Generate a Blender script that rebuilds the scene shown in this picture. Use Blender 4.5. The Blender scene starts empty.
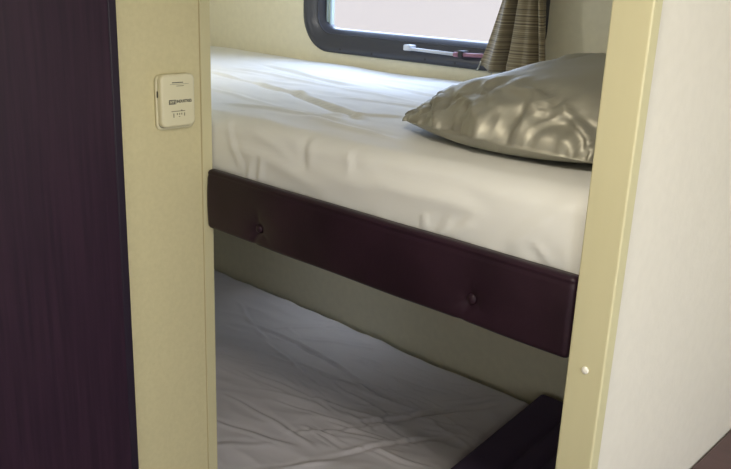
import bpy, bmesh, math
from mathutils import Vector, Matrix, noise

C = bpy.context.scene.collection
H = 1.57                      # eye height of the camera above the floor
PI = math.pi

# ------------------------------------------------------------------ materials
def srgb(r, g, b):
    f = lambda c: (c/255/12.92) if c/255 <= .04045 else ((c/255+.055)/1.055)**2.4
    return (f(r), f(g), f(b), 1)

def mat(name, col, rough=.6, metal=0, spec=.5, var=0, vscale=8, stretch=(1, 1, 1), bump=0, bscale=60,
        sheen=0, col2=None, detail=4, coat=0):
    m = bpy.data.materials.new(name); m.use_nodes = True
    nt = m.node_tree; b = nt.nodes['Principled BSDF']
    b.inputs['Base Color'].default_value = col
    b.inputs['Roughness'].default_value = rough
    b.inputs['Metallic'].default_value = metal
    b.inputs['Specular IOR Level'].default_value = spec
    if sheen: b.inputs['Sheen Weight'].default_value = sheen
    if coat: b.inputs['Coat Weight'].default_value = coat
    if var or bump:
        tc = nt.nodes.new('ShaderNodeTexCoord'); mp = nt.nodes.new('ShaderNodeMapping')
        mp.inputs['Scale'].default_value = stretch
        nt.links.new(tc.outputs['Object'], mp.inputs['Vector'])
    if var:
        n = nt.nodes.new('ShaderNodeTexNoise'); n.inputs['Scale'].default_value = vscale
        n.inputs['Detail'].default_value = detail
        nt.links.new(mp.outputs[0], n.inputs['Vector'])
        r = nt.nodes.new('ShaderNodeValToRGB')
        c2 = col2 or tuple(min(1, c*(1-var)) for c in col[:3])+(1,)
        r.color_ramp.elements[0].position = .35; r.color_ramp.elements[1].position = .65
        r.color_ramp.elements[0].color = c2; r.color_ramp.elements[1].color = col
        nt.links.new(n.outputs['Fac'], r.inputs['Fac'])
        nt.links.new(r.outputs['Color'], b.inputs['Base Color'])
    if bump:
        n2 = nt.nodes.new('ShaderNodeTexNoise'); n2.inputs['Scale'].default_value = bscale
        nt.links.new(mp.outputs[0], n2.inputs['Vector'])
        bp = nt.nodes.new('ShaderNodeBump'); bp.inputs['Strength'].default_value = bump
        bp.inputs['Distance'].default_value = .002
        nt.links.new(n2.outputs['Fac'], bp.inputs['Height'])
        nt.links.new(bp.outputs[0], b.inputs['Normal'])
    return m

M = {}
M['wallpaper'] = mat('beige_wallpaper', srgb(202, 194, 156), .7, var=.05, vscale=110, bump=.25, bscale=160)
M['backwall'] = mat('cream_wallboard', srgb(226, 221, 196), .65, var=.05, vscale=40, bump=.12, bscale=120)
M['whitewall'] = mat('white_wallboard', srgb(224, 221, 214), .65, var=.03, vscale=50, bump=.12, bscale=140)
M['cream_trim'] = mat('cream_trim', srgb(201, 196, 161), .5, var=.03, vscale=6, stretch=(6, 6, .5))
M['beige_trim'] = mat('beige_trim', srgb(198, 192, 156), .5)
M['ceiling'] = mat('ceiling_board', srgb(222, 220, 210), .8)
M['floor'] = mat('floor_vinyl', srgb(120, 100, 82), .5, var=.3, vscale=6, stretch=(1, 8, 1))
M['sheet'] = mat('white_cotton_sheet', srgb(222, 223, 220), .8, bump=.06, bscale=300, sheen=.1)
M['lowsheet'] = mat('white_sheet_shade_tinted', srgb(224, 222, 231), .75, bump=.06, bscale=300, sheen=.1)  # same white sheet, bluish shade of the lower bunk tinted in
M['core'] = mat('mattress_foam', srgb(205, 200, 185), .9)
M['leather'] = mat('dark_brown_vinyl', srgb(44, 27, 38), .40, spec=.24, var=.35, vscale=9, bump=.12, bscale=220)
M['satin'] = mat('silver_satin', srgb(172, 170, 157), .52, metal=.6, spec=.4, var=.05, vscale=5)
M['wood'] = mat('dark_walnut_laminate', srgb(50, 32, 48), .45, spec=.25, var=.4, vscale=14, stretch=(9, 9, .35), bump=.1, bscale=60,
                col2=srgb(40, 26, 41))
M['band'] = mat('dark_edge_band', srgb(40, 32, 46), .45, spec=.25)
M['frame'] = mat('black_window_frame', srgb(62, 64, 72), .36, spec=.4)
M['alu'] = mat('window_aluminium', srgb(180, 195, 190), .35, metal=.6)
M['screw'] = mat('dark_screw', srgb(25, 22, 28), .5)
M['barwhite'] = mat('pale_grey_plastic', srgb(200, 204, 212), .4)
M['pink'] = mat('faded_pink_plastic', srgb(150, 105, 120), .5)
M['plate'] = mat('cream_plastic', srgb(214, 209, 180), .4)
M['ink'] = mat('dark_grey_ink', srgb(70, 72, 68), .7)
M['inkfaint'] = mat('faint_grey_ink', srgb(132, 130, 108), .7)
M['slot'] = mat('dark_slot', srgb(40, 38, 36), .8)
M['cap'] = mat('white_plastic_cap', srgb(232, 230, 222), .3)
M['cushion'] = mat('dark_vinyl_cushion', srgb(92, 80, 108), .75, spec=.15)
M['tabletop'] = mat('dark_brown_laminate', srgb(84, 62, 66), .4, var=.15, vscale=10, stretch=(1, 6, 1))
M['metal'] = mat('grey_metal', srgb(150, 150, 150), .35, metal=.8)
M['base'] = mat('bunk_board', srgb(96, 78, 66), .7)
M['seam'] = mat('brown_seam', srgb(172, 158, 122), .8)
M['cord'] = mat('pale_cord', srgb(190, 190, 180), .7)

def glass_mat():
    m = bpy.data.materials.new('window_glass'); m.use_nodes = True
    nt = m.node_tree; nt.nodes.clear()
    o = nt.nodes.new('ShaderNodeOutputMaterial'); mx = nt.nodes.new('ShaderNodeMixShader')
    t = nt.nodes.new('ShaderNodeBsdfTransparent'); g = nt.nodes.new('ShaderNodeBsdfGlossy')
    g.inputs['Roughness'].default_value = .02
    t.inputs['Color'].default_value = (.97, .98, .98, 1)
    mx.inputs[0].default_value = .05
    nt.links.new(t.outputs[0], mx.inputs[1]); nt.links.new(g.outputs[0], mx.inputs[2])
    nt.links.new(mx.outputs[0], o.inputs[0]); return m
M['glass'] = glass_mat()

def curtain_mat():
    m = bpy.data.materials.new('striped_curtain_cloth'); m.use_nodes = True
    nt = m.node_tree; b = nt.nodes['Principled BSDF']
    tc = nt.nodes.new('ShaderNodeTexCoord'); sp = nt.nodes.new('ShaderNodeSeparateXYZ')
    nt.links.new(tc.outputs['Object'], sp.inputs[0])
    def stripes(freq, off):
        a = nt.nodes.new('ShaderNodeMath'); a.operation = 'MULTIPLY_ADD'
        a.inputs[1].default_value = freq; a.inputs[2].default_value = off
        nt.links.new(sp.outputs['Z'], a.inputs[0])
        n = nt.nodes.new('ShaderNodeTexNoise'); n.noise_dimensions = '1D'
        n.inputs['Scale'].default_value = 1; n.inputs['Detail'].default_value = 3
        nt.links.new(a.outputs[0], n.inputs['W']); return n
    n = stripes(240, 3.1)
    r = nt.nodes.new('ShaderNodeValToRGB'); e = r.color_ramp.elements
    e[0].position = .36; e[0].color = srgb(92, 82, 66)
    e[1].position = .70; e[1].color = srgb(160, 150, 124)
    x = r.color_ramp.elements.new(.45); x.color = srgb(122, 111, 88)
    x = r.color_ramp.elements.new(.56); x.color = srgb(140, 129, 103)
    nt.links.new(n.outputs['Fac'], r.inputs['Fac'])
    nt.links.new(r.outputs['Color'], b.inputs['Base Color'])
    b.inputs['Roughness'].default_value = .9
    b.inputs['Sheen Weight'].default_value = .2
    return m
M['curtain'] = curtain_mat()

def emis(name, col, s):
    m = bpy.data.materials.new(name); m.use_nodes = True
    b = m.node_tree.nodes['Principled BSDF']
    b.inputs['Base Color'].default_value = col
    b.inputs['Emission Color'].default_value = col; b.inputs['Emission Strength'].default_value = s
    return m
M['lampglow'] = emis('lamp_diffuser', (1, .88, .68, 1), 2.5)

# ------------------------------------------------------------------ mesh helpers
def obj(name, bm, m, parent=None, smooth=False, loc=None):
    bmesh.ops.recalc_face_normals(bm, faces=bm.faces)
    me = bpy.data.meshes.new(name); bm.to_mesh(me); bm.free()
    for p in me.polygons: p.use_smooth = smooth
    me.materials.append(m)
    o = bpy.data.objects.new(name, me); C.objects.link(o)
    if parent is not None:
        o.parent = parent
        o.matrix_parent_inverse = Matrix.Translation(parent.location).inverted()
    return o

def recenter(o):
    """put the origin of a top-level mesh at the middle of its base"""
    vs = o.data.vertices
    lo = [min(v.co[i] for v in vs) for i in range(3)]; hi = [max(v.co[i] for v in vs) for i in range(3)]
    p = Vector(((lo[0]+hi[0])/2, (lo[1]+hi[1])/2, lo[2]))
    o.data.transform(Matrix.Translation(-p)); o.location = p
    return o

def thing(name, label, cat, loc, group=None):
    o = bpy.data.objects.new(name, None); C.objects.link(o)
    o.location = loc; o.empty_display_size = .05
    o['label'] = label; o['category'] = cat
    if group: o['group'] = group
    return o

def tag(o, label, cat, group=None):
    o['label'] = label; o['category'] = cat
    if group: o['group'] = group
    return recenter(o)

def box(bm, x0, x1, y0, y1, z0, z1, bev=0, seg=3):
    v = [bm.verts.new(p) for p in ((x0, y0, z0), (x1, y0, z0), (x1, y1, z0), (x0, y1, z0),
                                   (x0, y0, z1), (x1, y0, z1), (x1, y1, z1), (x0, y1, z1))]
    fs = [bm.faces.new([v[i] for i in q]) for q in ((0, 3, 2, 1), (4, 5, 6, 7), (0, 1, 5, 4), (1, 2, 6, 5), (2, 3, 7, 6), (3, 0, 4, 7))]
    if bev:
        es = list({e for f in fs for e in f.edges})
        bmesh.ops.bevel(bm, geom=es, offset=bev, segments=seg, profile=.5, affect='EDGES', clamp_overlap=True)
    return bm

def bx(*a, **k): return box(bmesh.new(), *a, **k)

def struct(name, bm, m, parent=None, smooth=False):
    o = obj(name, bm, m, parent, smooth)
    if parent is None: o['kind'] = 'structure'
    return o

def loft(bm, loops, close_loop=True, cap0=False, cap1=False):
    L = [[bm.verts.new(p) for p in l] for l in loops]
    for a, b in zip(L, L[1:]):
        n = len(a)
        for i in range(n if close_loop else n-1):
            j = (i+1) % n
            bm.faces.new((a[i], a[j], b[j], b[i]))
    if cap0: bm.faces.new(L[0])
    if cap1: bm.faces.new(L[-1])
    return bm

def rrect(x0, x1, z0, z1, r, seg=10):
    pts = []
    for cx, cz, a0 in ((x1-r, z1-r, 0), (x0+r, z1-r, 90), (x0+r, z0+r, 180), (x1-r, z0+r, 270)):
        for k in range(seg+1):
            a = math.radians(a0+90*k/seg)
            pts.append((cx+r*math.cos(a), cz+r*math.sin(a)))
    return pts

def tube(bm, pts, r, n=8):
    pts = [Vector(p) for p in pts]; loops = []
    for i, p in enumerate(pts):
        d = (pts[min(i+1, len(pts)-1)]-pts[max(i-1, 0)]).normalized()
        u = d.orthogonal().normalized() if abs(d.z) > .9 else d.cross(Vector((0, 0, 1))).normalized()
        w = d.cross(u)
        loops.append([p+u*r*math.cos(2*PI*k/n)+w*r*math.sin(2*PI*k/n) for k in range(n)])
    return loft(bm, loops, True, True, True)

def dome(bm, c, ax, r, h, n=20, rings=6):
    """a button shape: dome of radius r and height h standing at c along ax"""
    ax = Vector(ax).normalized(); u = ax.orthogonal().normalized(); w = ax.cross(u); c = Vector(c)
    loops = [[c+(u*math.cos(2*PI*k/n)+w*math.sin(2*PI*k/n))*r for k in range(n)]]
    for i in range(rings):
        t = (i/rings)*PI/2
        rr = r*(.999*math.cos(t)+.001); hh = h*(.4+.6*math.sin(t))
        loops.append([c+ax*hh+(u*math.cos(2*PI*k/n)+w*math.sin(2*PI*k/n))*rr for k in range(n)])
    return loft(bm, loops, True, True, True)

def nz(x, y, z=0): return noise.noise(Vector((x, y, z)))

def crease(x, y, seg):
    (ax, ay), (bx_, by), w, h = seg
    dx, dy = bx_-ax, by-ay; L2 = dx*dx+dy*dy; L = math.sqrt(L2)
    t = ((x-ax)*dx+(y-ay)*dy)/L2
    s = ((x-ax)*(-dy)+(y-ay)*dx)/L
    s += .012*nz(x*9, y*9, ax*7+ay)
    if abs(s) > 5*w or t < -.25 or t > 1.25: return 0
    tt = max(0, min(1, (t+.25)/.35)) * max(0, min(1, (1.25-t)/.35))
    tt = tt*tt*(3-2*tt)
    return h*tt*(math.exp(-(s/w)**2)-.55*math.exp(-((s-1.7*w)/w)**2))

# ------------------------------------------------------------------ the setting
struct('floor', bx(-2.95, 1.35, -2.05, 2.05, -.05, 0), M['floor'])
struct('ceiling', bx(-2.95, 1.35, -2.05, 2.05, 2.0, 2.05), M['ceiling'])

def wall_with_holes_y(y0, y1, x0, x1, holes):
    """wall across the depth; holes = (x0, x1, z0, z1) one above the other"""
    bm = bmesh.new(); z = 0
    for h in sorted(holes, key=lambda q: q[2]):
        box(bm, x0, x1, y0, y1, z, h[2])
        box(bm, x0, h[0], y0, y1, h[2], h[3]); box(bm, h[1], x1, y0, y1, h[2], h[3])
        z = h[3]
    box(bm, x0, x1, y0, y1, z, 2.0)
    return bm

W1 = (-2.118, -1.245, H-.186, H+.250)       # upper bunk window opening
struct('wall_back', wall_with_holes_y(2.0, 2.05, -2.95, 1.35, [W1]), M['backwall'])
bm = bmesh.new()
box(bm, -1.40, -1.36, -2.0, .9995, 0, 2.0)
struct('wall_left', bm, M['wallpaper'])
struct('wall_end', bx(-2.95, -2.90, .95, 2.0, 0, 2.0), M['backwall'])
struct('wall_front', bx(-2.95, -1.40, .95, .9995, 0, 2.0), M['backwall'])
# partition at the right end of the bunks with its white outer face
struct('wall_right', bx(-.503, -.455, 1.0, 2.0, 0, 2.0), M['whitewall'])
# behind the camera
def wall_x_hole(x0, x1, y0, y1, h):
    bm = bmesh.new()
    box(bm, x0, x1, y0, h[0], 0, 2.0); box(bm, x0, x1, h[1], y1, 0, 2.0)
    box(bm, x0, x1, h[0], h[1], 0, h[2]); box(bm, x0, x1, h[0], h[1], h[3], 2.0); return bm
W3 = (-.8, 1.3, 1.05, 1.80)
struct('wall_side', wall_x_hole(1.3, 1.35, -2.05, 2.0, W3), M['whitewall'])
W4 = (0, 1.2, .4, 1.6)
struct('wall_rear', wall_with_holes_y(-2.05, -2.0, -1.40, 1.30, [W4]), M['whitewall'])

# corner trim on the free end of the left wall: a strip folded round the edge
bm = bmesh.new()
box(bm, -1.36, -1.3575, .9755, .9995, 0, 2.0, .001, 2)
t1 = struct('trim_1', bm, M['beige_trim'])
obj('trim_seam', bx(-1.36, -1.3594, .9738, .9756, 0, 2.0), M['seam'], t1)
# cream cap on the front edge of the right partition (a post as one sees it)
bm = bmesh.new()
prof = []
x0, x1, y0, y1, r = -.5030, -.4470, .984, 1.0, .003
loopxy = [(x0, y1)]
for k in range(6):
    a = PI+PI/2*k/5; loopxy.append((x0+r+r*math.cos(a), y0+r+r*math.sin(a)))
for k in range(6):
    a = 1.5*PI+PI/2*k/5; loopxy.append((x1-r+r*math.cos(a), y0+r+r*math.sin(a)))
loopxy += [(x1, 1.007), (-.4545, 1.0075), (-.4545, 1.0)]
loft(bm, [[(x, y, 0) for x, y in loopxy], [(x, y, 2.0) for x, y in loopxy]], True, True, True)
post = struct('trim_2', bm, M['cream_trim'])
sc = obj('screw_cap', dome(bmesh.new(), (-.4745, .9842, H-.509), (0, -1, 0), .0055, .0035), M['cap'], post, True)
sc['label'] = 'small round white plastic screw cap'

# ------------------------------------------------------------------ windows
def window(name, X0, X1, Z0, Z1, r, y, parent_kind=True):
    # outer dark frame: a rounded ring with a lip and a sloped inner face
    prof = [(0, 0), (.001, -.012), (.005, -.016), (.024, -.017), (.028, -.014), (.034, -.013), (.052, -.004), (.075, .012), (.079, .030), (.079, .045), (.062, .045), (.062, .0)]
    loops = []
    for ins, dy in prof:
        rr = max(.012, r-ins)
        loops.append([(x, y+dy, z) for x, z in rrect(X0+ins, X1-ins, Z0+ins, Z1-ins, rr, 12)])
    bm = bmesh.new(); loft(bm, loops+[loops[0]])
    bmesh.ops.remove_doubles(bm, verts=bm.verts, dist=1e-6)
    w = obj(name, bm, M['frame'], None, True); w['kind'] = 'structure'
    mod = w.modifiers.new('split', 'EDGE_SPLIT'); mod.split_angle = math.radians(50)
    # inner metal sash
    loops = []
    for ins, dy in ((.0795, .030), (.0795, .022), (.085, .020), (.087, .026), (.094, .026), (.096, .032), (.096, .044), (.0795, .044)):
        loops.append([(x, y+dy, z) for x, z in rrect(X0+ins, X1-ins, Z0+ins-.05, Z1-ins, max(.01, r-ins), 12)])
    bm = bmesh.new(); loft(bm, loops+[loops[0]]); bmesh.ops.remove_doubles(bm, verts=bm.verts, dist=1e-6)
    s = obj('window_sash', bm, M['alu'], w)
    loops = [[(x, y+.036+d, z) for x, z in rrect(X0+.093, X1-.093, Z0+.044, Z1-.093, .03, 8)] for d in (0, .004)]
    bm = bmesh.new(); loft(bm, loops, True, True, True)
    obj('window_pane', bm, M['glass'], w)
    return w

win = window('window_1', -2.163, -1.20, H-.231, H+.295, .125, 2.0)
for px, pz in ((-1.975, -.216), (-1.83, -.2185), (-1.607, -.2165), (-1.492, -.2175)):
    obj('screw', dome(bmesh.new(), (px, 1.986, H+pz), (0, -1, 0), .0055, .003, 12, 4), M['screw'], win, True)
# latch bar along the lower frame
bm = bmesh.new(); tube(bm, [(-1.665, 1.966, H-.1885), (-1.48, 1.966, H-.1905)], .0052, 10)
lb = obj('latch_bar', bm, M['barwhite'], win, True); lb['label'] = 'pale grey latch bar'
bm = bmesh.new(); box(bm, -1.678, -1.650, 1.960, 1.992, H-.195, H-.177, .004, 3)
obj('latch_bracket', bm, M['barwhite'], win)
bm = bmesh.new(); tube(bm, [(-1.483, 1.966, H-.1905), (-1.466, 1.966, H-.191)], .0075, 10)
g = obj('latch_grip', bm, M['pink'], win, True); g['label'] = 'faded pink latch grip'
bm = bmesh.new(); box(bm, -1.466, -1.448, 1.958, 1.990, H-.197, H-.178, .003, 2)
obj('latch_bracket', bm, M['screw'], win)
bm = bmesh.new(); tube(bm, [(-1.448, 1.966, H-.189), (-1.36, 1.966, H-.186)], .0062, 10)
g = obj('latch_grip', bm, M['pink'], win, True); g['label'] = 'faded pink latch grip'

# unseen window added in the side wall to light the room from the right
bm = bmesh.new()
a0, a1, b0, b1 = W3
for a in ((1.285, 1.35, a0-.06, a0, b0-.06, b1+.06), (1.285, 1.35, a1, a1+.06, b0-.06, b1+.06), (1.285, 1.35, a0, a1, b0-.06, b0), (1.285, 1.35, a0, a1, b1, b1+.06)):
    box(bm, *a)
w3 = struct('added_side_window', bm, M['frame'])
obj('window_pane', bx(1.32, 1.325, *W3), M['glass'], w3)

bm = bmesh.new()  # unseen window added in the rear wall, light for the lower bunk
a0, a1, b0, b1 = W4
for a in ((a0-.06, a0, -2.05, -1.985, b0-.06, b1+.06), (a1, a1+.06, -2.05, -1.985, b0-.06, b1+.06), (a0, a1, -2.05, -1.985, b0-.06, b0), (a0, a1, -2.05, -1.985, b1, b1+.06)):
    box(bm, *a)
w4 = struct('added_rear_window', bm, M['frame'])
obj('window_pane', bx(a0, a1, -2.03, -2.025, b0, b1), M['glass'], w4)

# ------------------------------------------------------------------ bunks
struct('bunk_platform', bx(-2.9, -.506, 1.045, 1.999, 1.072, 1.0845), M['base'])  # board carrying the upper mattress
struct('bunk_base', bx(-2.9, -.506, 1.02, 1.999, 0, .21), M['base'])  # box base of the lower bunk

def sheet_mesh(x0, x1, y0, y1, zt, zb, r, top, front, nx, ntop, nfront, right=None):
    """rounded mattress under a fitted sheet; top(x, y) and front(x, z) are displacements"""
    prof = []     # (y, z, ny, nz)
    for k in range(nfront):
        prof.append((y0, zb+(zt-r-zb)*k/nfront, -1, 0))
    na = 10
    for k in range(na):
        a = PI/2*k/na
        prof.append((y0+r-r*math.cos(a), zt-r+r*math.sin(a), -math.cos(a), math.sin(a)))
    for k in range(ntop+1):
        prof.append((y0+r+(y1-r-y0-r)*k/ntop, zt, 0, 1))
    for k in range(1, na+1):
        a = PI/2*k/na
        prof.append((y1-r+r*math.sin(a), zt-r+r*math.cos(a), math.sin(a), math.cos(a)))
    prof.append((y1, zb, 1, 0))
    bm = bmesh.new(); loops = []
    xs = []
    re = .03
    for k in range(6):
        a = PI/2*k/6; xs.append((x0+re-re*math.cos(a), re-re*math.sin(a)))
    for k in range(nx+1): xs.append((x0+re+(x1-x0-2*re)*k/nx, 0))
    for k in range(1, 7):
        a = PI/2*k/6; xs.append((x1-re+re*math.sin(a), re-re*math.cos(a)))
    for x, shrink in xs:
        lp = []
        for (y, z, ny, nzv) in prof:
            xx = x
            if right: xx = x+right(y)*(x-x0)/(x1-x0)
            d = 0
            if nzv > 0: d += nzv*top(xx, y)
            if ny < 0: d += -ny*front(xx, z)
            d -= shrink
            yy = y+ny*d; zz = z+nzv*d
            if ny > 0 and yy > y1: yy = y1
            lp.append((xx, yy, max(zb, zz)))
        loops.append(lp)
    loft(bm, loops, True, True, True)
    return bm

ZU = H-.265
UP = [((-1.96, 1.44), (-1.50, 1.345), .010, -.0045), ((-1.50, 1.345), (-1.17, 1.21), .010, -.006),
      ((-1.42, 1.12), (-1.17, 1.155), .010, .004), ((-1.20, 1.20), (-1.10, 1.28), .008, .004),
      ((-2.0, 1.70), (-1.60, 1.61), .012, -.004), ((-1.95, 1.58), (-1.3, 1.50), .012, .003),
      ((-1.19, 1.12), (-.98, 1.10), .010, .004), ((-1.6, 1.80), (-1.1, 1.74), .012, .004),
      ((-1.7, 1.24), (-1.40, 1.18), .010, .003), ((-1.5, 1.69), (-1.15, 1.58), .010, -.003),
      ((-2.5, 1.5), (-1.9, 1.52), .014, .003), ((-1.35, 1.40), (-1.05, 1.46), .010, .003)]
def top_u(x, y):
    d = 1.4*sum(crease(x, y, s) for s in UP)
    q = nz(x*5+y*3, y*14-x*2, 91); d += .0022*(1-abs(q)*2.5)*max(0, min(1, .4+nz(x*3, y*3, 92)))
    d += .006*nz(x*2.1, y*2.6, 3) + .0022*nz(x*5, y*15+x*4, 7)
    # sheet rides up a little against the wall at the far left
    if x < -2.1: d += .012*min(1, (-2.1-x)/.5)*max(0, (y-1.8)/.2)
    d -= .006*max(0, 1-(y-1.0)/.1)
    return d
FR = [((-1.28, ZU-.06), (-1.05, ZU-.085), .012, .005), ((-1.32, ZU-.015), (-1.27, ZU-.085), .008, .004),
      ((-1.24, ZU-.02), (-1.12, ZU-.055), .009, .0045), ((-1.10, ZU-.015), (-1.09, ZU-.06), .010, -.006),
      ((-1.05, ZU-.075), (-.75, ZU-.055), .014, .005), ((-.98, ZU-.015), (-.97, ZU-.05), .010, .004),
      ((-.9, ZU-.05), (-.7, ZU-.068), .012, .004), ((-.62, ZU-.10), (-.55, ZU-.03), .012, .004),
      ((-1.215, ZU-.115), (-1.20, ZU-.075), .006, .006), ((-1.245, ZU-.115), (-1.24, ZU-.09), .006, .005),
      ((-.765, ZU-.115), (-.745, ZU-.09), .007, .006), ((-.80, ZU-.115), (-.80, ZU-.095), .006, .006), ((-.74, ZU-.112), (-.70, ZU-.085), .008, .005), ((-.56, ZU-.115), (-.585, ZU-.09), .007, .005)]
def front_u(x, z):
    t = (ZU-z)/.12                                   # 0 at the top edge, 1 at the rail
    d = .62*sum(crease(x, z, s) for s in FR)
    d += .010*math.sin(max(0, min(1, t))*PI*.85) + .0025*nz(x*5, z*6, 1) + .0012*nz(x*16+z*10, z*14, 5)
    if z < ZU-.10: d += .004*max(0, nz(x*22, 0, 9))*min(1, (ZU-.10-z)/.02)
    return d if z > ZU-.112 else min(d, .009)
um = thing('bunk_mattress', 'upper bunk mattress in a white fitted sheet, above the dark padded rail', 'mattress', (-1.7, 1.5, 1.085), 'sheeted bunk mattresses')
obj('mattress_core', bx(-2.83, -.55, 1.06, 1.95, 1.088, ZU-.04, bev=.02), M['core'], um, True)
obj('fitted_sheet', sheet_mesh(-2.87, -.512, 1.012, 1.990, ZU, 1.0855, .032, top_u, front_u, 300, 110, 26), M['sheet'], um, True)

ZL = H-1.19
LO = [((-2.12, 1.72), (-1.85, 1.73), .010, -.006), ((-1.85, 1.73), (-1.45, 1.68), .010, -.008),
      ((-1.84, 1.61), (-1.35, 1.67), .010, .008), ((-1.36, 1.53), (-1.27, 1.69), .012, -.008), ((-1.27, 1.69), (-1.18, 1.88), .012, -.006),
      ((-1.46, 1.34), (-1.33, 1.52), .008, .004), ((-1.78, 1.48), (-1.36, 1.56), .010, .007),
      ((-2.02, 1.78), (-1.90, 1.92), .010, .006), ((-1.52, 1.70), (-1.35, 1.73), .008, .007),
      ((-1.90, 1.78), (-1.68, 1.90), .010, .007), ((-1.72, 1.33), (-1.42, 1.33), .010, .006),
      ((-1.60, 1.10), (-1.48, 1.24), .016, .003), ((-1.62, 1.62), (-1.38, 1.60), .008, .006),
      ((-1.95, 1.66), (-1.65, 1.58), .009, .006), ((-1.66, 1.79), (-1.45, 1.86), .009, .006),
      ((-1.55, 1.80), (-1.35, 1.83), .008, -.006), ((-1.40, 1.42), (-1.22, 1.50), .007, .0035),
      ((-1.75, 1.55), (-1.50, 1.50), .008, -.005), ((-1.62, 1.42), (-1.42, 1.47), .007, .0035), ((-1.28, 1.80), (-1.20, 1.93), .008, .005),
      ((-1.70, 1.20), (-1.45, 1.28), .012, .005), ((-1.42, 1.12), (-1.30, 1.30), .012, .006), ((-1.30, 1.36), (-1.17, 1.62), .010, -.006), ((-2.3, 1.8), (-2.0, 1.68), .010, .005)]
import random
random.seed(5)
for k in range(46):
    px_, py_ = random.uniform(-2.1, -1.2), random.uniform(1.34, 1.94)
    an_ = random.choice((.15, .3, -.2, .5, .05))+random.uniform(-.15, .15); ln_ = random.uniform(.06, .2)
    LO.append(((px_, py_), (px_+ln_*math.cos(an_), py_+ln_*math.sin(an_)), random.uniform(.005, .008), random.uniform(.0018, .0042)))
LO = [(a_, b_, w_*.75, h_*.95) for a_, b_, w_, h_ in LO]
def top_l(x, y):
    d = sum(crease(x, y, s) for s in LO)
    d += .008*nz(x*2.3, y*2.3, 13)
    q = nz(x*4.5+y*2, y*13-x*3, 17); d += .0050*(1-abs(q)*2.4)*max(0, min(1, .5+nz(x*3, y*3, 21)))
    q = nz(x*6-y*5, y*9+x*3, 27); d += .0030*(1-abs(q)*2.5)
    if y > 1.9: d += .004*nz(x*9, 0, 31)
    return d
lm = thing('bunk_mattress', 'lower bunk mattress in a creased white sheet, in shade under the rail', 'mattress', (-1.9, 1.5, .21), 'sheeted bunk mattresses')
obj('mattress_core', bx(-2.83, -1.17, 1.08, 1.94, .214, ZL-.05, bev=.02), M['core'], lm, True)
obj('fitted_sheet', sheet_mesh(-2.87, -1.10, 1.035, 1.982, ZL, .2105, .028, top_l, lambda x, z: .004*nz(x*6, z*8, 2), 260, 150, 14,
    right=lambda y: (1.98-y)*.09), M['lowsheet'], lm, True)

# padded rail
RX0, RX1, RZ0, RZ1 = -1.3595, -.5042, H-.5065, H-.3805
BT = [(-.679, H-.464), (-1.194, H-.471)]
rail = thing('bunk_guard_rail', 'dark brown buttoned vinyl padded rail across the front of the upper bunk', 'bed rail', (-.933, 1.0, RZ0))
loops = []
nxr = 200
for i in range(nxr+1):
    x = RX0+(RX1-RX0)*i/nxr
    e = min(x-RX0, RX1-x); re = .010
    sh = 0 if e >= re else re-math.sqrt(max(0, re*re-(re-e)**2))
    lp = []
    sag = .0025*nz(x*5, 1, 40)
    z0, z1 = RZ0+sh*.35+sag, RZ1-sh*.35+.5*sag
    y0, y1 = .984+sh, 1.001
    r = .0085
    nzf = 34
    pts = []
    for k in range(7):
        a = PI/2*k/7; pts.append((y0+r-r*math.sin(a), z0+r-r*math.cos(a)))
    for k in range(nzf+1): pts.append((y0, z0+r+(z1-z0-2*r)*k/nzf))
    for k in range(1, 8):
        a = PI/2*k/7; pts.append((y0+r-r*math.cos(a), z1-r+r*math.sin(a)))
    pts.append((y1, z1)); pts.append((y1, z0))
    for (y, z) in pts:
        if y < y0+r+1e-6:
            d = 0
            for bx_, bz in BT:
                q = math.hypot(x-bx_, z-bz)
                d += .006*math.exp(-(q/.014)**2)+.0035*math.exp(-(q/.040)**2)
                an = math.atan2(z-bz, x-bx_)
                d += .0012*math.exp(-((q-.024)/.016)**2)*max(0, math.cos(an*3+1.6))**4
                if z < bz and abs(x-bx_) < .06:      # pulled creases running to the bottom edge
                    d += .0025*math.exp(-((x-bx_+(bz-z)*.5)/.008)**2)
            d += -.0025*math.sin(PI*max(0, min(1, (z-z0)/(z1-z0))))+.0018*nz(x*7, z*12, 50)
            d += .0022*math.exp(-((z-(z1-.010))/.0022)**2)   # stitched seam near the top
            y += d
        lp.append((x, y, z))
    loops.append(lp)
bm = bmesh.new(); loft(bm, loops, True, True, True)
obj('padding', bm, M['leather'], rail, True)
for bx_, bz in BT:
    obj('button', dome(bmesh.new(), (bx_, .992, bz), (0, -1, 0), .0085, .008), M['leather'], rail, True)

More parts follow.
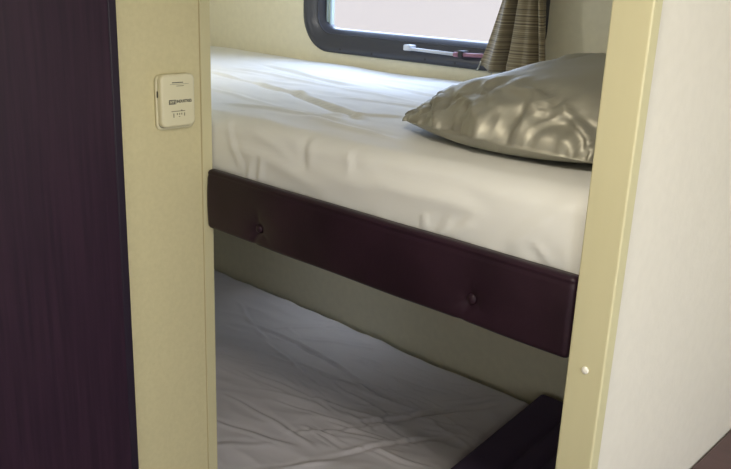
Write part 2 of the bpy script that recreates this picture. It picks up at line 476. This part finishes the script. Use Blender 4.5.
# ------------------------------------------------------------------ pillow
def pillow():
    bm = bmesh.new(); n = 90
    cx, cy, hx, hy, zb = -.744, 1.408, .235, .258, ZU+.006
    th = math.radians(-8)
    def outline(a, b):
        # corners pulled out to ears, sides bulging between them
        x = a*(hx+.020*(1-b*b)); y = b*(hy+.068*(1-a*a))
        k = (abs(a)*abs(b))**14
        x -= .022*k*(1 if a > 0 else -1); y -= .020*k*(1 if b > 0 else -1)
        xx = cx+x*math.cos(th)-y*math.sin(th); yy = cy+x*math.sin(th)+y*math.cos(th)
        return min(xx, -.512), yy
    def hgt(a, b):
        u = max(0, 1-abs(a)**2.0)**(.85 if a < 0 else .5)
        v = .48*max(0, 1-abs(b)**7)**.5+.52*max(0, 1-abs(b)**1.6) if b < 0 else max(0, 1-abs(b)**2.6)**.6
        return u*v
    grid = {}
    for s in (1, 0):
        for i in range(n+1):
            for j in range(n+1):
                fa, fb = -1+2*i/n, -1+2*j/n
                a, b = math.sin(fa*PI/2), math.sin(fb*PI/2)
                edge = i in (0, n) or j in (0, n)
                if s == 0 and edge: grid[0, i, j] = grid[1, i, j]; continue
                x, y = outline(a, b); h = hgt(a, b)
                seam = .013+.013*(1-(a*b)**2)*1.0
                if s:
                    wr = .010*nz(a*2.2+3, b*2.2, 60)*h
                    # gathered wrinkles along the seams
                    ed = max(0, 1-(1-abs(b))/.35)*(1-abs(b)**12) if abs(b) > .01 else 0
                    ea = max(0, 1-(1-abs(a))/.35)*(1-abs(a)**12)
                    wr += .010*ed*nz(a*5.5, b*1.8, 63)+.008*ea*nz(b*5.0, a*2.0, 66)
                    wr += .004*nz(a*3.2+b*2.2, b*4.5-a*1.5, 69)*h
                    # long folds running from the near left corner
                    for (p, q, w_, hh) in (((-.25, .05), (.15, .35), .05, .012), ((-.1, -.15), (.05, .2), .045, .010), ((.1, -.1), (.6, .15), .05, .007)):
                        wr += crease(a, b, (p, q, w_, hh))
                    fb = math.exp(-((abs(b)-.93)/.16)**2)*(1-abs(a)**14)
                    fa = math.exp(-((abs(a)-.80)/.22)**2)*(1-abs(b)**10)
                    rid = lambda q: 1-abs(q)*2.6
                    wx = a+.25*nz(a*3, b*3, 80)
                    ny_ = .020*nz(wx*4.2+b*4.5, b*2.5, 71)+.013*rid(nz(wx*6.5+b*7, b*4, 72))-.006+.007*rid(nz(wx*13-b*5, b*8, 73))-.004
                    nx_ = .007*nz(b*4.6+a*2, a*3.2, 74)+.003*nz(b*10, a*6, 75)
                    fm = math.exp(-((abs(b)-.78)/.13)**2)*h
                    wr += fm*(.014*rid(nz(wx*4.2+b*5, b*3.4-a, 83))+.006*rid(nz(wx*9+b*7, b*7, 84))-.008)
                    y += fb*ny_*(1 if b > 0 else -1); x = min(x+fa*nx_*(1 if a > 0 else -1), -.512)
                    wr += .35*fb*ny_+.35*fa*nx_
                    z = zb+seam+(.139-seam)*h+wr*min(1, h*3)
                    z += .012*math.exp(-((a*b-1)/.12)**2)*min(1, h*12)
                    z += .044*max(0, a+.1)*h
                    z = max(z, zb+.004)
                else:
                    z = zb+seam*(1-min(1, h*2.2))
                grid[s, i, j] = bm.verts.new((x, y, z))
    for s in (1, 0):
        for i in range(n):
            for j in range(n):
                q = [grid[s, i, j], grid[s, i+1, j], grid[s, i+1, j+1], grid[s, i, j+1]]
                if len(set(q)) == 4:
                    try: bm.faces.new(q if s else q[::-1])
                    except ValueError: pass
    return bm
pl = obj('pillow', pillow(), M['satin'], None, True)
tag(pl, 'silver grey satin pillow at the right end of the upper bunk', 'pillow')

# ------------------------------------------------------------------ curtain
cu = thing('window_curtain', 'tan striped curtain gathered at the right side of the upper bunk window', 'curtain', (-1.25, 1.95, H-.23))
def curtain():
    nu, nv = 110, 60
    sil = []
    for j in range(nv+1):
        v = j/nv; z = -.222+.54*v
        t = (z+.203)/.173                      # 0 at hem, 1 where the photo ends
        xl = -1.378+.060*max(-.15, t)**.85 if t > 0 else -1.378
        xr = -1.150-.027*t
        if t > 1: xl = -1.318-.02*(t-1); xr = -1.177+.02*(t-1)
        row = []
        for i in range(nu+1):
            u = i/nu
            x = xl+(xr-xl)*u
            y = 1.938
            y += .038*math.exp(-((u-.40)/.045)**2)            # deep fold
            y += .040*math.exp(-((u-.86)/.045)**2)
            y -= .030*math.exp(-((u-.29)/.08)**2)+.020*math.exp(-((u-.55)/.12)**2)+.014*math.exp(-((u-.75)/.06)**2)+.022*math.exp(-((u-.97)/.05)**2)
            y += .012*max(0, .2-u)/.2
            y += .003*math.sin(u*26+v*2)+.003*nz(u*5, v*4, 70)
            zz = H+z
            if j == 0: zz += .017*max(0, 1-u/.28)-.004*math.sin(u*9)
            row.append((x, min(y, 1.979), zz))
        sil.append(row)
    bm = bmesh.new(); loft(bm, sil, False)
    return bm
co = obj('curtain_panel', curtain(), M['curtain'], cu, True)
sm = co.modifiers.new('thick', 'SOLIDIFY'); sm.thickness = .003
for pts in ([(-1.372, 1.945, H-.200), (-1.378, 1.947, H-.215), (-1.386, 1.95, H-.226)], [(-1.325, 1.940, H-.212), (-1.331, 1.945, H-.222), (-1.336, 1.95, H-.233)]):
    obj('hem_cord', tube(bmesh.new(), pts, .0022, 6), M['cord'], cu, True)
bm = bmesh.new(); tube(bm, [(-2.2, 1.955, H+.325), (-1.12, 1.955, H+.325)], .007, 10)
obj('curtain_rod', bm, M['metal'], cu, True)
for xx in (-2.19, -1.13):
    obj('rod_bracket', bx(xx-.008, xx+.008, 1.950, 2.0, H+.312, H+.338), M['metal'], cu)

# ------------------------------------------------------------------ detector on the left wall
dx0 = -1.36
det = thing('gas_detector', 'small white plastic gas alarm box mounted on the beige wall', 'alarm', (dx0, .91, H-.29))
def prism_x(xa, xb, y0, y1, z0, z1, r, soft):
    loops = []
    for k in range(5):
        a = PI/2*k/4
        ins = soft*(1-math.sin(a)) if k else 0
        loops.append((ins, xb-soft+soft*math.sin(a)))
    seq = [(0, xa)]+[(soft*(1-math.cos(PI/2*k/5)), xb-soft+soft*math.sin(PI/2*k/5)) for k in range(6)]
    bm = bmesh.new()
    loft(bm, [[(x, y, z) for y, z in rrect(y0+i, y1-i, z0+i, z1-i, max(.002, r-i), 8)] for i, x in seq], True, True, True)
    return bm
obj('back_plate', prism_x(dx0+.0002, dx0+.0075, .868, .953, H-.2875, H-.1825, .012, .003), M['plate'], det, True)
obj('cover_gap', prism_x(dx0+.0075, dx0+.0092, .8712, .9485, H-.2835, H-.1855, .010, .0004), M['inkfaint'], det)
cov = obj('cover', prism_x(dx0+.0092, dx0+.0215, .8700, .9465, H-.2815, H-.1805, .012, .005), M['plate'], det, True)
for o_ in (cov,):
    m_ = o_.modifiers.new('split', 'EDGE_SPLIT'); m_.split_angle = math.radians(60)
fx = dx0+.0217
def mark(name, y0, y1, z0, z1, m):
    return obj(name, bx(fx-.0004, fx+.0001, y0, y1, H+z0, H+z1), m, det)
YL, YR = .885, .935
mark('speaker_slot', .8945, .9195, -.1968, -.1952, M['ink'])
mark('print_line', .890, .932, -.1995, -.1988, M['inkfaint'])
mark('print_line', .904, .921, -.2032, -.2020, M['inkfaint'])
lg = mark('logo_block', .8865, .9025, -.2372, -.2285, M['ink'])
mark('print_line', .8915, .9225, -.2515, -.2500, M['inkfaint'])
mark('indicator_light', .9135, .9158, -.2510, -.2485, M['ink'])
for yy, hh in ((.8955, .008), (.9035, .0035), (.9085, .0035), (.9135, .0035), (.920, .006)):
    mark('print_tick', yy, yy+.0022, -.2545-hh, -.2545, M['inkfaint'])
mark('print_tick', .908, .911, -.2620, -.2605, M['inkfaint'])
obj('side_button', bx(-1.3525, -1.3495, .8690, .8712, H-.2240, H-.2120), M['slot'], det)
def text(name, s, y, z, size, m, xw=1.0):
    cu_ = bpy.data.curves.new(name, 'FONT'); cu_.body = s; cu_.size = size; cu_.extrude = .0001; cu_.offset = .00022
    o = bpy.data.objects.new('tmp_text', cu_); C.objects.link(o)
    bpy.context.view_layer.update()
    me = bpy.data.meshes.new_from_object(o.evaluated_get(bpy.context.evaluated_depsgraph_get()))
    bpy.data.objects.remove(o); bpy.data.curves.remove(cu_)
    me.transform(Matrix(((0, 0, 1, fx+.0004), (xw, 0, 0, y), (0, 1, 0, H+z), (0, 0, 0, 1))))
    me.name = name; me.materials.clear(); me.materials.append(m)
    o = bpy.data.objects.new(name, me); C.objects.link(o)
    o.parent = det; o.matrix_parent_inverse = Matrix.Translation(det.location).inverted()
    return o
text('logo_letters', 'MTI', .8876, -.2360, .0085, M['plate'], 1.0)
text('brand_lettering', 'INDUSTRIES', .9035, -.2345, .0078, M['ink'], .82)

# ------------------------------------------------------------------ dark wood door on the left
dr = thing('wardrobe_door', 'tall dark walnut door panel on the left, beside the beige wall', 'door', (-1.35, .3, .02))
obj('door_panel', bx(-1.3595, -1.338, -.35, .767, .02, 1.95), M['wood'], dr)
obj('edge_band', bx(-1.3595, -1.3395, .7675, .7865, .02, 1.95, bev=.004), M['band'], dr)
for zz in (.4, 1.0, 1.75):
    obj('hinge', bx(-1.3595, -1.335, -.372, -.3505, zz-.03, zz+.03), M['metal'], dr)

# ------------------------------------------------------------------ dark cushion right of the lower mattress
def cushion():
    bm = bmesh.new(); loops = []
    n = 60
    zt, zb = H-1.142, .2105
    gro = (.080, .128)
    ts = []
    for k in range(9):
        a = PI/2*k/8; ts.append((.012-.012*math.cos(a), zt-.012+.012*math.sin(a)))
    for k in range(1, 100): ts.append((.012+.38*k/100, zt))
    for j in range(n+1):
        y = 1.03+.955*j/n
        xl = -.985-.098*(y-1.03)/.955
        lp = [(xl, y, zb)]
        for (s, z) in ts:
            d = 0
            for q in gro: d += .010*math.exp(-((s-q)/.006)**2)
            e = min(y-1.03, 1.985-y)
            if e < .012: d += .012-math.sqrt(max(0, .012**2-(.012-e)**2))
            zz = max(zb+.01, z-d)
            lp.append((xl+s*(-.512-xl)/.40, y, zz))
        lp.append((-.512, y, zt-.01)); lp.append((-.512, y, zb))
        loops.append(lp)
    loft(bm, loops, True, True, True); return bm
ck = obj('bunk_cushion', cushion(), M['cushion'], None, True)
tag(ck, 'dark grooved cushion lying right of the lower mattress, behind the cream post', 'cushion')

# ------------------------------------------------------------------ table against the white wall
tb = thing('side_table', 'dark brown table corner against the white wall at the lower right', 'table', (-.15, 1.6, 0))
obj('tabletop', bx(-.4538, .15, 1.22, 1.98, H-.90, H-.858, bev=.006), M['tabletop'], tb)
for lx in (-.42, .12):
    for ly in (1.26, 1.94):
        obj('leg', bx(lx-.02, lx+.02, ly-.02, ly+.02, 0, H-.90), M['metal'], tb)

# ------------------------------------------------------------------ ceiling lamp
LX, LY = -.25, .30
cl = thing('ceiling_light', 'flat round ceiling lamp above the aisle before the bunks', 'lamp', (LX, LY, 1.96))
bm = bmesh.new(); n = 32
loft(bm, [[(LX+.11*math.cos(2*PI*k/n), LY+.11*math.sin(2*PI*k/n), z) for k in range(n)] for z in (1.978, 1.9995)], True, True, True)
obj('lamp_housing', bm, M['cap'], cl)
obj('diffuser', dome(bmesh.new(), (LX, LY, 1.977), (0, 0, -1), .095, .012, 32, 5), M['lampglow'], cl, True)

bl = thing('bunk_fill_light', 'added unseen fill lamp on the front wall inside the upper bunk, left of its opening', 'lamp', (-2.0, 1.0, 1.72))  # added lamp, out of view, brightens the upper bunk's back wall
obj('lamp_housing', bx(-2.06, -1.94, .9992, 1.018, 1.66, 1.78, bev=.005), M['cap'], bl)
obj('diffuser', bx(-2.05, -1.95, 1.0182, 1.022, 1.67, 1.77), M['lampglow'], bl)
lbk = thing('bar_fill_light', 'slim added fill light, unseen on the wall under the upper bunk', 'lamp', (-1.95, 2.0, .72))  # added lamp, hidden by the rail, lights the lower mattress at the back
obj('lamp_housing', bx(-2.25, -1.65, 1.955, 2.0003, .745, .765, bev=.003), M['cap'], lbk)
obj('diffuser', bx(-2.24, -1.66, 1.96, 1.995, .741, .7448), M['lampglow'], lbk)

# ------------------------------------------------------------------ light
def area(name, loc, direction, sx, sy, power, col, portal=False):
    l = bpy.data.lights.new(name, 'AREA'); l.shape = 'RECTANGLE'; l.size = sx; l.size_y = sy
    l.energy = power; l.color = col
    o = bpy.data.objects.new(name, l); C.objects.link(o); o.location = loc
    o.rotation_euler = Vector(direction).to_track_quat('-Z', 'Y').to_euler()
    if portal: l.cycles.is_portal = True
    return o
area('ceiling_lamp_light', (LX, LY, 1.955), (0, 0, -1), .17, .17, 10.5, (1, .89, .72))
area('window_portal', ((W1[0]+W1[1])/2, 2.06, (W1[2]+W1[3])/2), (0, -1, 0), .85, .38, 1, (1, 1, 1), True)
area('added_window_light', (1.36, (W3[0]+W3[1])/2, (W3[2]+W3[3])/2), (-1, 0, 0), W3[1]-W3[0], W3[3]-W3[2], 32, (1, .965, .90))  # added light in the unseen side window
area('added_window_light', (.6, -2.04, 1.0), (0, 1, 0), 1.2, 1.2, 7.5, (1, .95, .86))  # added light in the unseen rear window
area('bunk_fill_lamp', (-2.0, 1.024, 1.72), (-.25, 1, -.12), .1, .1, 4.6, (1, .97, .9))  # added fill for the upper bunk
area('bar_fill_lamp', (-1.95, 1.9775, .739), (0, -.25, -1), .56, .03, .24, (.42, .66, 1))  # added cool fill for the lower bunk

w = bpy.data.worlds.new('overcast_sky'); bpy.context.scene.world = w; w.use_nodes = True
nt = w.node_tree; bg = nt.nodes['Background']
tc = nt.nodes.new('ShaderNodeTexCoord'); sp = nt.nodes.new('ShaderNodeSeparateXYZ')
nt.links.new(tc.outputs['Generated'], sp.inputs[0])
rp = nt.nodes.new('ShaderNodeValToRGB')
mr = nt.nodes.new('ShaderNodeMapRange'); mr.inputs['From Min'].default_value = -1; mr.inputs['From Max'].default_value = 1
nt.links.new(sp.outputs['Z'], mr.inputs['Value']); nt.links.new(mr.outputs[0], rp.inputs['Fac'])
e = rp.color_ramp.elements
SKY = 12.0
e[0].position = .495; e[0].color = (.90/SKY, .84/SKY, .875/SKY, 1)      # pale ground haze
e[1].position = .60; e[1].color = (.57, .70, 1.0, 1)                    # bright overcast sky
mr2 = nt.nodes.new('ShaderNodeMapRange'); mr2.inputs['From Min'].default_value = .1; mr2.inputs['From Max'].default_value = .6
mr2.inputs['To Min'].default_value = .12; mr2.inputs['To Max'].default_value = 1; mr2.interpolation_type = 'SMOOTHSTEP'
nt.links.new(sp.outputs['Y'], mr2.inputs['Value'])
vm = nt.nodes.new('ShaderNodeVectorMath'); vm.operation = 'SCALE'
nt.links.new(rp.outputs['Color'], vm.inputs[0]); nt.links.new(mr2.outputs[0], vm.inputs['Scale'])
nt.links.new(vm.outputs[0], bg.inputs['Color']); bg.inputs['Strength'].default_value = SKY

# ------------------------------------------------------------------ camera
cd = bpy.data.cameras.new('camera'); cam = bpy.data.objects.new('camera', cd); C.objects.link(cam)
f, cx, cy = 816.0, 365.5, 234.5
down = Vector((259-cx, 2880-cy, f)).normalized()
dl = Vector((-552-cx, -54-cy, f)); dl = (dl-down*dl.dot(down)).normalized()
X, Z = -dl, -down; Y = Z.cross(X)
R = Matrix((X, Y, Z))                       # camera (right, down, forward) to world
right = R @ Vector((1, 0, 0)); dn = R @ Vector((0, 1, 0)); fw = R @ Vector((0, 0, 1))
m = Matrix((right, -dn, -fw)).transposed().to_4x4()
m.translation = Vector((0, 0, H))
cam.matrix_world = m
cd.sensor_width = 36; cd.lens = f/731*36; cd.clip_start = .02
S = bpy.context.scene
S.camera = cam
S.view_settings.view_transform = 'Standard'; S.view_settings.look = 'None'
S.view_settings.exposure = 0; S.view_settings.gamma = 1
try: S.view_settings.use_curve_mapping = False
except Exception: pass
S.cycles.max_bounces = 10; S.cycles.diffuse_bounces = 6
S.cycles.sample_clamp_indirect = 4
